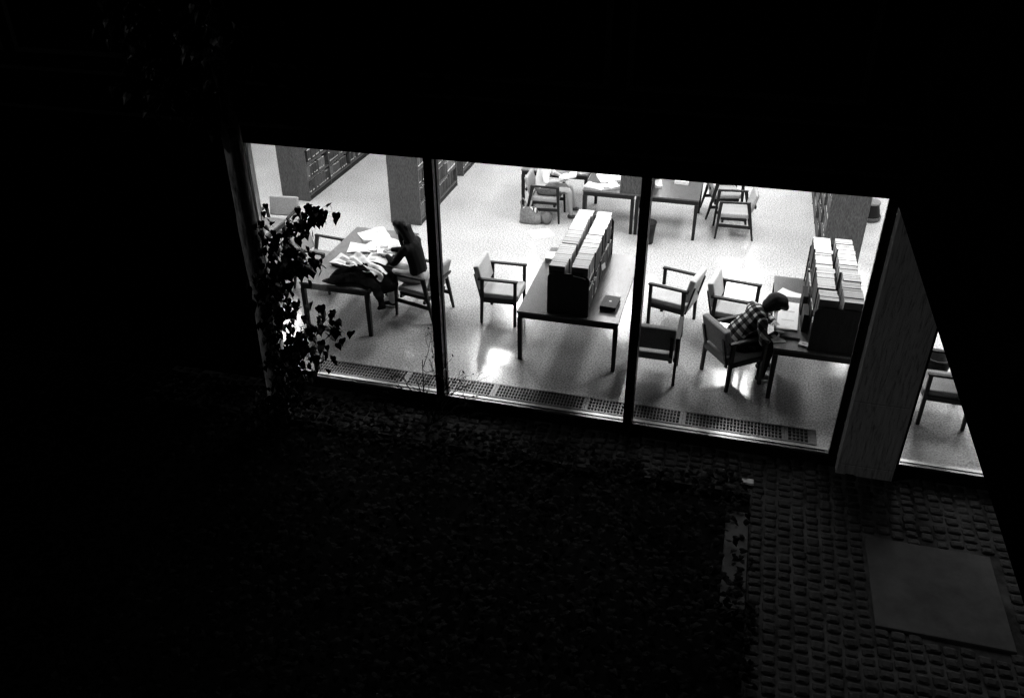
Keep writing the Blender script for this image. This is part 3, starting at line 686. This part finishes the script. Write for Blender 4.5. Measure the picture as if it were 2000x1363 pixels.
def person(loc, rz, label, J, top, bottom, legs_bare=False, shoes=True, hair=None, sleeve_r=1.0, shirt_name='shirt', hem=None):
    r = empty('person', loc, rz, label, 'person')
    V = lambda k: Vector(J[k])
    hip, waist, chest, neck, head = V('hip'), V('waist'), V('chest'), V('neck'), V('head')
    hd = (head - neck).normalized(); fwd = Vector(J['look']).normalized(); latv = Vector((0, 1, 0))
    crown = head + hd * 0.055; chin = head - hd * 0.075 + fwd * 0.055
    ch = [[(*hip, (0.15, 0.11)), (*waist, (0.125, 0.095)), (*chest, (0.15, 0.10)), (*neck, 0.055), (*(head - hd * 0.055), 0.062), (*head, (0.075, 0.088)), (*crown, (0.066, 0.075))],
          [(*(head - hd * 0.055), 0.062), (*chin, (0.032, 0.026))],
          [(*head, (0.075, 0.088)), (*(head + fwd * 0.098 - hd * 0.018), 0.012)]]
    for s, k in ((1, 'L'), (-1, 'R')):
        sh, el, wr = V('sh' + k), V('el' + k), V('wr' + k)
        ch.append([(*chest, (0.15, 0.10)), (*sh, 0.052), (*((sh + el) / 2), 0.043), (*el, 0.037), (*((el + wr) / 2), 0.033), (*wr, 0.022)])
        ch += hand(wr, V('hd' + k), J.get('up' + k, (0, 0, 1)), s)
        th, kn, an, to = V('th' + k), V('kn' + k), V('an' + k), V('to' + k)
        ch.append([(*hip, (0.15, 0.11)), (*th, 0.082), (*((th + kn) / 2), 0.068), (*kn, 0.052), (*(kn * 0.65 + an * 0.35), 0.052), (*an, 0.033), (*(an + Vector((0, 0, -0.045))), 0.034), (*to, (0.034, 0.02))])
    body = skin('body', ch, M['skin'], r, vox=0.0065)
    # face
    for s in (1, -1):
        MB().lathe([(0, -0.007), (0.006, -0.004), (0.008, 0), (0.006, 0.004), (0, 0.007)], 8).build('eye', M['eye'], r).location = head + fwd * 0.082 + latv * s * 0.031 + hd * 0.004
        MB().lathe([(0, -0.028), (0.010, -0.018), (0.012, 0.005), (0.009, 0.02), (0, 0.028)], 8).build('ear', M['skin'], r, smooth=True).location = head + latv * s * 0.077 - hd * 0.012
    MB().box(-0.003, 0.003, -0.022, 0.022, -0.003, 0.003).build('mouth', M['eye'], r).location = head + fwd * 0.078 - hd * 0.062
    # clothes
    sl = []
    for k in 'LR':
        sh, el, wr = V('sh' + k), V('el' + k), V('wr' + k)
        e = el + (wr - el) * (0.9 if sleeve_r >= 1 else 0.0)
        c = [(*chest, (0.175, 0.13)), (*sh, 0.072), (*((sh + el) / 2), 0.058), (*el, 0.052)]
        if sleeve_r >= 1: c += [(*((el + wr) / 2), 0.046), (*e, 0.036)]
        sl.append(c)
    low = waist + (hip - waist) * (hem if hem else 0.7)
    skin(shirt_name, [[(*low, (0.165, 0.125)), (*waist, (0.15, 0.12)), (*chest, (0.175, 0.125)), (*(chest * 0.3 + neck * 0.7), (0.085, 0.07))]] + sl, top, r)
    if not legs_bare:
        c = []
        for k in 'LR':
            th, kn, an = V('th' + k), V('kn' + k), V('an' + k)
            c.append([(*hip, (0.168, 0.125)), (*th, 0.098), (*((th + kn) / 2), 0.085), (*kn, 0.070), (*(kn * 0.5 + an * 0.5), 0.068), (*an, 0.058)])
        skin('trousers', [[(*(hip * 0.6 + waist * 0.4), (0.155, 0.12)), (*hip, (0.168, 0.125))]] + c, bottom, r)
    else:
        k1 = (V('knL') + V('knR')) / 2; t1 = (V('thL') + V('thR')) / 2
        skin('skirt', [[(*(hip * 0.5 + waist * 0.5), (0.15, 0.11)), (*hip, (0.19, 0.13)), (*t1, (0.2, 0.105)), (*(t1 * 0.25 + k1 * 0.75), (0.185, 0.085))]], bottom, r)
    if shoes:
        for k in 'LR':
            an, to = V('an' + k), V('to' + k)
            skin('shoe', [[(*(an + Vector((-0.03, 0, -0.05))), 0.042), (*((an + to) / 2 + Vector((0, 0, -0.018))), (0.044, 0.034)), (*to, (0.045, 0.026))]], M['shoe'], r)
    if hair:
        skin('hair', hair, M['hair'], r)
    return r

# dark-haired reader at the paper-strewn table (faces -X in the world)
J = dict(hip=(0, 0, 0.545), waist=(0.01, 0, 0.70), chest=(0.07, 0, 0.93), neck=(0.17, 0, 1.09), head=(0.25, 0, 1.20), look=(0.78, 0, -0.62),
         shL=(0.10, 0.17, 1.0), elL=(0.27, 0.22, 0.77), wrL=(0.47, 0.08, 0.80), hdL=(0.9, -0.4, 0), shR=(0.10, -0.17, 1.0), elR=(0.28, -0.22, 0.80), wrR=(0.50, -0.10, 0.81), hdR=(1, 0.2, -0.1),
         thL=(0.12, 0.10, 0.53), knL=(0.46, 0.12, 0.54), anL=(0.40, 0.12, 0.10), toL=(0.55, 0.14, 0.035),
         thR=(0.12, -0.10, 0.53), knR=(0.46, -0.10, 0.54), anR=(0.50, -0.10, 0.10), toR=(0.65, -0.11, 0.035))
hg = [[(0.30, 0, 1.30, (0.08, 0.065)), (0.24, 0, 1.28, (0.105, 0.095)), (0.185, 0, 1.225, (0.118, 0.095)), (0.13, 0, 1.14, (0.115, 0.08)), (0.07, 0, 1.04, (0.105, 0.055)), (0.01, 0, 0.94, (0.085, 0.04)), (-0.02, 0, 0.87, (0.05, 0.025))],
      [(0.185, 0, 1.225, (0.118, 0.095)), (0.215, 0.08, 1.18, 0.035), (0.205, 0.09, 1.07, 0.03), (0.17, 0.10, 0.98, 0.018)],
      [(0.185, 0, 1.225, (0.118, 0.095)), (0.215, -0.08, 1.18, 0.035), (0.215, -0.09, 1.07, 0.03), (0.20, -0.10, 0.98, 0.018)]]
person((-4.215, 10.45, 0), R(172), 'seated person with long dark hair, dark sweater and pale trousers bent over magazines', J, M['sweater'], M['lightcloth'], hair=hg, shirt_name='sweater', hem=0.55)

# reader in plaid
J = dict(hip=(-0.02, 0.02, 0.55), waist=(0.06, 0.01, 0.70), chest=(0.25, 0, 0.89), neck=(0.38, -0.01, 0.99), head=(0.475, -0.02, 1.05), look=(0.35, 0, -0.93),
         shL=(0.27, 0.19, 0.94), elL=(0.47, 0.24, 0.79), wrL=(0.52, 0.03, 0.79), hdL=(0.1, -1, 0), shR=(0.27, -0.19, 0.93), elR=(0.28, -0.30, 0.69), wrR=(0.46, -0.24, 0.79), hdR=(1, 0.25, -0.15),
         thL=(0.11, 0.12, 0.53), knL=(0.46, 0.16, 0.52), anL=(0.50, 0.16, 0.10), toL=(0.65, 0.18, 0.035),
         thR=(0.11, -0.10, 0.53), knR=(0.46, -0.10, 0.52), anR=(0.40, -0.11, 0.10), toR=(0.54, -0.12, 0.035))
hm = [[(0.40, -0.01, 1.05, (0.105, 0.085)), (0.475, -0.02, 1.105, (0.135, 0.115)), (0.54, -0.02, 1.09, (0.12, 0.10)), (0.60, -0.02, 1.03, (0.085, 0.05))],
      [(0.475, -0.02, 1.105, (0.118, 0.10)), (0.48, 0.065, 1.06, 0.045)], [(0.475, -0.02, 1.105, (0.118, 0.10)), (0.48, -0.10, 1.06, 0.045)]]
person((0.28, 9.66, 0), R(20), 'person in a black and white plaid shirt hunched over the table, dark bushy hair', J, M['plaid'], M['black_cloth'], hair=hm)

# woman in white at the back
J = dict(hip=(-0.02, 0, 0.55), waist=(-0.03, 0, 0.70), chest=(0.02, 0, 0.93), neck=(0.08, 0, 1.10), head=(0.14, 0, 1.23), look=(0.85, 0, -0.5),
         shL=(0.03, 0.17, 1.0), elL=(0.12, 0.24, 0.76), wrL=(0.32, 0.10, 0.76), hdL=(0.8, -0.5, 0), shR=(0.03, -0.17, 1.0), elR=(0.10, -0.24, 0.76), wrR=(0.31, -0.12, 0.74), hdR=(0.8, 0.5, 0),
         thL=(0.12, 0.10, 0.54), knL=(0.44, 0.22, 0.53), anL=(0.50, 0.38, 0.10), toL=(0.62, 0.38, 0.035),
         thR=(0.12, -0.10, 0.54), knR=(0.47, -0.04, 0.55), anR=(0.52, 0.0, 0.10), toR=(0.65, -0.03, 0.035))
hw = [[(0.16, 0, 1.32, (0.09, 0.075)), (0.11, 0, 1.28, (0.10, 0.085)), (0.075, 0, 1.20, (0.10, 0.07)), (0.06, 0, 1.11, (0.08, 0.04))]]
person((-3.25, 14.31, 0), 0, 'seated woman in a white blouse and grey skirt reading, cut off by the window head', J, M['white_cloth'], M['grey_cloth'], legs_bare=True, hair=hw, sleeve_r=0.5, shirt_name='blouse')
ob = sheet('open_book', -2.80, 14.30, 0.80, 0.30, 0.22, 0, 'open book held on the lap of the woman in white', 'book', thick=0.012, curl=0.02, fold=True)
ob.rotation_euler = (0, R(-14), R(6))

# ------------------------------------------------------------------ outside: paving
pv = MB(); mo = MB()
def setts(x0, x1, y0, y1, inside):
    x = x0; px = 0.142
    while x < x1:
        y = y0 + random.uniform(0, 0.06)
        while y < y1:
            d = random.uniform(0.095, 0.135); cx, cy = x + px / 2, y + d / 2
            if inside(cx, cy):
                w2, d2 = px / 2 - 0.006 + random.uniform(-0.008, 0.002), d / 2 - 0.005 + random.uniform(-0.004, 0.001)
                zt = -0.152 + random.uniform(-0.008, 0.006); jx, jy, ra = random.uniform(-0.006, 0.006), random.uniform(-0.003, 0.003), random.gauss(0, 0.05)
                tx, ty = random.uniform(-0.04, 0.04), random.uniform(-0.04, 0.04)
                vs = []
                for (k, zz) in ((1.0, -0.06), (1.0, -0.016), (0.86, -0.003), (0.5, 0.004)):
                    for (a, b_) in ((-1, -0.72), (-0.72, -1), (0.72, -1), (1, -0.72), (1, 0.72), (0.72, 1), (-0.72, 1), (-1, 0.72)):
                        ax, ay = a * w2 * k * random.uniform(0.95, 1.03), b_ * d2 * k * random.uniform(0.94, 1.03); ax, ay = ax * cos(ra) - ay * sin(ra), ax * sin(ra) + ay * cos(ra)
                        vs.append((cx + jx + ax, cy + jy + ay, zt + zz + ax * tx + ay * ty + random.uniform(-0.0015, 0.0015)))
                fs = [(i * 8 + q, i * 8 + (q + 1) % 8, (i + 1) * 8 + (q + 1) % 8, (i + 1) * 8 + q) for i in range(3) for q in range(8)] + [tuple(range(24, 32))]
                pv.add(vs, fs)
            y += d
        x += px
SL = (1.815, 3.0, 6.02, 7.22)
def ins(x, y):
    if y > 8.31: return False
    if SL[0] - 0.05 < x < SL[1] + 0.05 and SL[2] - 0.05 < y < SL[3] + 0.05: return False
    if 1.55 < x < 2.22 and y > 8.18: return False
    return y > 7.6 if x < 0.66 else True
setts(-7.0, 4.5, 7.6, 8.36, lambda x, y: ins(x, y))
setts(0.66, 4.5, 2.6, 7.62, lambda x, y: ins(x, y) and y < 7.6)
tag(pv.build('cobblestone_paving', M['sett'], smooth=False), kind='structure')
tag(MB().box(0.66, 4.6, 2.6, 8.33, -0.22, -0.165).box(-7.0, 0.66, 7.6, 8.33, -0.22, -0.165).build('path', M['mortar']), kind='structure')
tag(MB().box(SL[0], SL[1], SL[2], SL[3], -0.166, -0.142).build('paving_slab', M['slab'], bevel=0.008), kind='structure')
tag(MB().box(0.42, 0.655, 5.9, 7.28, -0.215, -0.155).build('kerb', M['slab'], bevel=0.01), kind='structure')
one('loose_sett', MB().box(0.56, 0.69, 7.74, 7.83, -0.16, -0.125), M['paper'], 'small pale paving block at the corner of the ivy bed', 'paving stone', bevel=0.012)

# ivy bed
def leaf(b, p, s, yaw, pitch, roll, mi=0, heart=True):
    pts = [(0, 0, 0), (0.26, 0.34, 0.02), (0.62, 0.40, 0.0), (0.9, 0.2, -0.05), (1.25, 0, -0.14), (0.9, -0.2, -0.05), (0.62, -0.40, 0.0), (0.26, -0.34, 0.02), (0.6, 0, 0.07)] if not heart else \
          [(0.06, 0, 0), (-0.06, 0.26, 0.02), (0.12, 0.46, 0.01), (0.5, 0.42, 0.0), (0.8, 0.2, -0.05), (1.2, 0, -0.13), (0.8, -0.2, -0.05), (0.5, -0.42, 0.0), (0.12, -0.46, 0.01), (-0.06, -0.26, 0.02), (0.5, 0, 0.07)]
    m = Matrix.Translation(p) @ Euler((roll, pitch, yaw)).to_matrix().to_4x4()
    vs = [m @ (Vector(q) * s) for q in pts]; c = len(pts) - 1
    b.add(vs, [(i, (i + 1) % c, c) for i in range(c)], mi)
iv = MB()
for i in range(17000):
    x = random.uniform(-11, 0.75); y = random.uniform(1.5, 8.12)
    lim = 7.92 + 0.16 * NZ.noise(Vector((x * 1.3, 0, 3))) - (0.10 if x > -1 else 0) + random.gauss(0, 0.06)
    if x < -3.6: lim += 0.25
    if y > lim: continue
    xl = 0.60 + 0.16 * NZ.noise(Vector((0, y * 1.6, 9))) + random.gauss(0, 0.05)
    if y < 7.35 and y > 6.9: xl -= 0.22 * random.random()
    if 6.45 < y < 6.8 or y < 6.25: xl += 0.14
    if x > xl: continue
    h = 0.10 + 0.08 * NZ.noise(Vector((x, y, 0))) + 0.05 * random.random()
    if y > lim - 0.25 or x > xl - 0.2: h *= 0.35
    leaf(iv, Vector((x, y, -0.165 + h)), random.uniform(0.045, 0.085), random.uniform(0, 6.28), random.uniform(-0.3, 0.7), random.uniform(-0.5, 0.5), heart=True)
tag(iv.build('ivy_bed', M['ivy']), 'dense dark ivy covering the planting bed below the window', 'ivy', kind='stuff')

# ------------------------------------------------------------------ tree with leafy shoots
tr = empty('poplar_tree', (-5.08, 7.7, -0.2), 0, 'slender pale-barked tree with heart-shaped leaves before the left window jamb', 'tree')
inv = Matrix.Translation((5.08, -7.7, 0.2))
b = MB(); n = 18; K = 60; vs = []
for i in range(K + 1):
    z_ = -0.25 + i * 7.2 / K; rr = 0.118 - 0.0055 * z_ + 0.03 * max(0, 0.3 - z_)
    for k in range(n):
        t = 2 * pi * k / n; nn = NZ.noise(Vector((cos(t) * 1.2, sin(t) * 1.2, z_ * 1.1))) * 0.014 + NZ.noise(Vector((cos(t) * 4, sin(t) * 4, z_ * 5))) * 0.006
        vs.append((-5.085 + (rr + nn) * cos(t) + 0.01 * sin(z_ * 1.3), 7.7 + (rr + nn) * sin(t), z_))
b.add(vs, [(i * n + k, i * n + (k + 1) % n, (i + 1) * n + (k + 1) % n, (i + 1) * n + k) for i in range(K) for k in range(n)])
o = b.build('trunk', M['bark'], tr, smooth=True); o.matrix_parent_inverse = inv
br = MB(); lf = MB()
def shoot(pts, r0, nl, spread, s=(0.07, 0.115)):
    pts = [Vector(p) for p in pts]; nl = int(nl * 1.35); br.tube(pts, [r0 * (1 - 0.8 * i / (len(pts) - 1)) for i in range(len(pts))], 5)
    for i in range(nl):
        u = random.random() ** 0.85 * (len(pts) - 1); k = min(int(u), len(pts) - 2); p = pts[k].lerp(pts[k + 1], u - k)
        off = Vector((random.gauss(0, spread), random.gauss(0, spread * 0.9), random.gauss(0, spread)))
        q = p + off
        if off.length > 0.05: br.tube([p, q], 0.0016, 3)
        leaf(lf, q, random.uniform(*s), random.uniform(0, 6.28), random.uniform(0.6, 1.5), random.uniform(-0.6, 0.6))
shoot([(-5.0, 7.68, 1.75), (-4.82, 7.66, 2.08), (-4.55, 7.66, 2.34), (-4.3, 7.68, 2.55), (-4.15, 7.7, 2.66)], 0.012, 75, 0.065)
shoot([(-5.0, 7.66, 1.6), (-4.8, 7.6, 1.95), (-4.55, 7.58, 2.08), (-4.42, 7.6, 2.1)], 0.012, 80, 0.11)
shoot([(-5.0, 7.7, 1.9), (-4.93, 7.72, 2.3), (-4.90, 7.72, 2.62)], 0.008, 16, 0.055, (0.06, 0.10))
shoot([(-5.0, 7.66, 1.5), (-4.72, 7.62, 1.85), (-4.5, 7.6, 1.98), (-4.22, 7.6, 2.06)], 0.010, 34, 0.045)
shoot([(-5.0, 7.66, 1.3), (-4.88, 7.6, 1.6), (-4.78, 7.6, 1.72)], 0.010, 70, 0.10)
shoot([(-5.0, 7.66, 0.9), (-4.85, 7.6, 1.25), (-4.65, 7.58, 1.42), (-4.5, 7.58, 1.48)], 0.010, 46, 0.085, (0.07, 0.11))
shoot([(-5.0, 7.66, 0.5), (-4.75, 7.6, 0.92), (-4.5, 7.58, 1.15), (-4.25, 7.6, 1.26), (-4.05, 7.62, 1.22)], 0.012, 62, 0.075)
shoot([(-4.35, 7.6, 1.2), (-4.2, 7.6, 1.38), (-4.12, 7.6, 1.5)], 0.004, 7, 0.03, (0.06, 0.09))
shoot([(-4.35, 7.6, 1.2), (-4.32, 7.6, 1.36), (-4.32, 7.6, 1.52)], 0.004, 6, 0.03, (0.06, 0.09))
shoot([(-5.0, 7.66, 0.3), (-4.8, 7.6, 0.65), (-4.6, 7.6, 0.85), (-4.4, 7.6, 0.9)], 0.012, 95, 0.12, (0.065, 0.11))
shoot([(-5.0, 7.66, 0.0), (-4.85, 7.6, 0.3), (-4.7, 7.6, 0.5)], 0.012, 90, 0.14, (0.065, 0.11))
shoot([(-5.2, 7.5, -0.15), (-5.12, 7.42, 0.0), (-5.02, 7.42, 0.12)], 0.008, 60, 0.09)
shoot([(-5.05, 7.66, 0.0), (-4.94, 7.6, 0.6), (-4.92, 7.58, 1.2), (-4.90, 7.58, 1.9)], 0.010, 90, 0.055, (0.07, 0.11))
for k in range(34):   # dense crown shoots added to shade the upper trunk from the faint light
    z0 = 3.45 + 0.1 * k; a = R(205) + random.gauss(0, 0.35)
    shoot([(-5.08, 7.7, z0), (-5.08 + 0.25 * cos(a), 7.7 + 0.25 * sin(a), z0 + 0.12), (-5.08 + 0.8 * cos(a), 7.7 + 0.8 * sin(a), z0 + 0.35)], 0.012, 50, 0.10)
for k in range(26):   # upper crown above the window head, in the dark
    a = random.uniform(0, 6.28); z0 = random.uniform(3.55, 6.3)
    shoot([(-5.08, 7.7, z0), (-5.08 + 0.5 * cos(a), 7.6 + 0.45 * sin(a) * 0.8, z0 + 0.35), (-5.08 + 1.1 * cos(a), 7.5 + 0.6 * sin(a), z0 + 0.5)], 0.014, 34, 0.14)
o = br.build('branch', M['twig'], tr); o.matrix_parent_inverse = inv
o = lf.build('crown', M['leaf'], tr); o.matrix_parent_inverse = inv

# bare twiggy shrub by the left mullion
sh = empty('twiggy_shrub', (-3.2, 8.0, -0.17), 0, 'bare twiggy shrub with a few dried buds at the foot of the left mullion', 'shrub')
b = MB(); bd = MB()
def twig(p, q, r, depth):
    p = Vector(p); q = Vector(q); mid = (p + q) / 2 + Vector((random.gauss(0, 0.015), random.gauss(0, 0.015), random.gauss(0, 0.01)))
    b.tube([p, mid, q], [r, r * 0.8, r * 0.55], 4)
    if depth > 0:
        for _ in range(random.choice((2, 2, 3))):
            s_ = p.lerp(q, random.uniform(0.45, 1)); d = (q - p).normalized() + Vector((random.gauss(0, 0.5), random.gauss(0, 0.3), random.gauss(0, 0.35)))
            twig(s_, s_ + d.normalized() * (q - p).length * random.uniform(0.4, 0.6), r * 0.6, depth - 1)
    elif random.random() < 0.45:
        c = Vector(q); k = random.uniform(0.006, 0.014)
        bd.add([c + Vector((k, 0, 0)), c + Vector((0, k, 0)), c + Vector((-k, 0, 0)), c + Vector((0, -k, 0)), c + Vector((0, 0, k * 1.6)), c - Vector((0, 0, k * 1.6))],
               [(0, 1, 4), (1, 2, 4), (2, 3, 4), (3, 0, 4), (1, 0, 5), (2, 1, 5), (3, 2, 5), (0, 3, 5)])
for tgt in ((0.22, 0.05, 0.62), (0.3, 0.0, 0.66), (0.27, 0.0, 0.5), (-0.3, 0.02, 0.5), (-0.15, 0.0, 0.6), (0.36, 0.02, 0.55), (0.12, 0.1, 0.75), (-0.22, 0.05, 0.42), (-0.36, 0.0, 0.30), (-0.08, 0.06, 0.85), (0.42, 0.03, 0.36)):
    twig((random.uniform(-0.06, 0.1), 0, 0), tgt, 0.0085, 3)
b.add(bd.v, bd.f); b.build('stem', M['twig'], sh)

# ------------------------------------------------------------------ light, sky, camera
W = bpy.data.worlds.new('World'); S.world = W; W.use_nodes = True
nt = W.node_tree; bg = nt.nodes['Background']
sky = nt.nodes.new('ShaderNodeTexSky'); sky.sky_type = 'NISHITA'; sky.sun_disc = False
EL, AZ = R(24), R(-113)   # direction the faint light comes from (azimuth measured from +Y towards +X)
sky.sun_elevation = EL; sky.sun_rotation = AZ
bw = nt.nodes.new('ShaderNodeRGBToBW'); nt.links.new(sky.outputs[0], bw.inputs[0]); nt.links.new(bw.outputs[0], bg.inputs['Color'])
bg.inputs['Strength'].default_value = 0.0012; W.cycles.sampling_method = 'NONE'
L = bpy.data.lights.new('moonlight', 'SUN'); L.energy = 0.16; L.angle = R(0.5); L.color = (1, 1, 1)
lo = bpy.data.objects.new('moonlight', L); COL.objects.link(lo)
d = Vector((sin(AZ) * cos(EL), cos(AZ) * cos(EL), sin(EL)))
lo.rotation_euler = (-d).to_track_quat('-Z', 'Y').to_euler(); lo.location = d * 30

cam = bpy.data.cameras.new('camera'); co = bpy.data.objects.new('camera', cam); COL.objects.link(co)
Rm = [[0.9661916533638246, 0.2577979868068454, -0.0037265222950927327], [0.1313169320466035, -0.5044935820200949, -0.8533710148923506], [-0.2218773362196915, 0.8240305963366114, -0.5212907288386995]]
right = Vector(Rm[0]); up = -Vector(Rm[1]); back = -Vector(Rm[2])
mw = Matrix((right, up, back)).transposed().to_4x4(); mw.translation = (0, 0, 6.1)
co.matrix_world = mw
cam.sensor_width = 36; cam.lens = 36 * 1666.43 / 2000; cam.clip_start = 0.05; cam.clip_end = 300
S.camera = co
S.view_settings.view_transform = 'Standard'; S.view_settings.look = 'None'; S.view_settings.exposure = 0; S.view_settings.gamma = 1
S.cycles.use_denoising = True; S.cycles.denoiser = 'OPENIMAGEDENOISE'; S.cycles.denoising_input_passes = 'RGB_ALBEDO_NORMAL'; S.cycles.denoising_prefilter = 'NONE'
S.cycles.max_bounces = 8; S.cycles.diffuse_bounces = 4; S.cycles.glossy_bounces = 3; S.cycles.transparent_max_bounces = 8
S.cycles.caustics_reflective = False; S.cycles.caustics_refractive = False
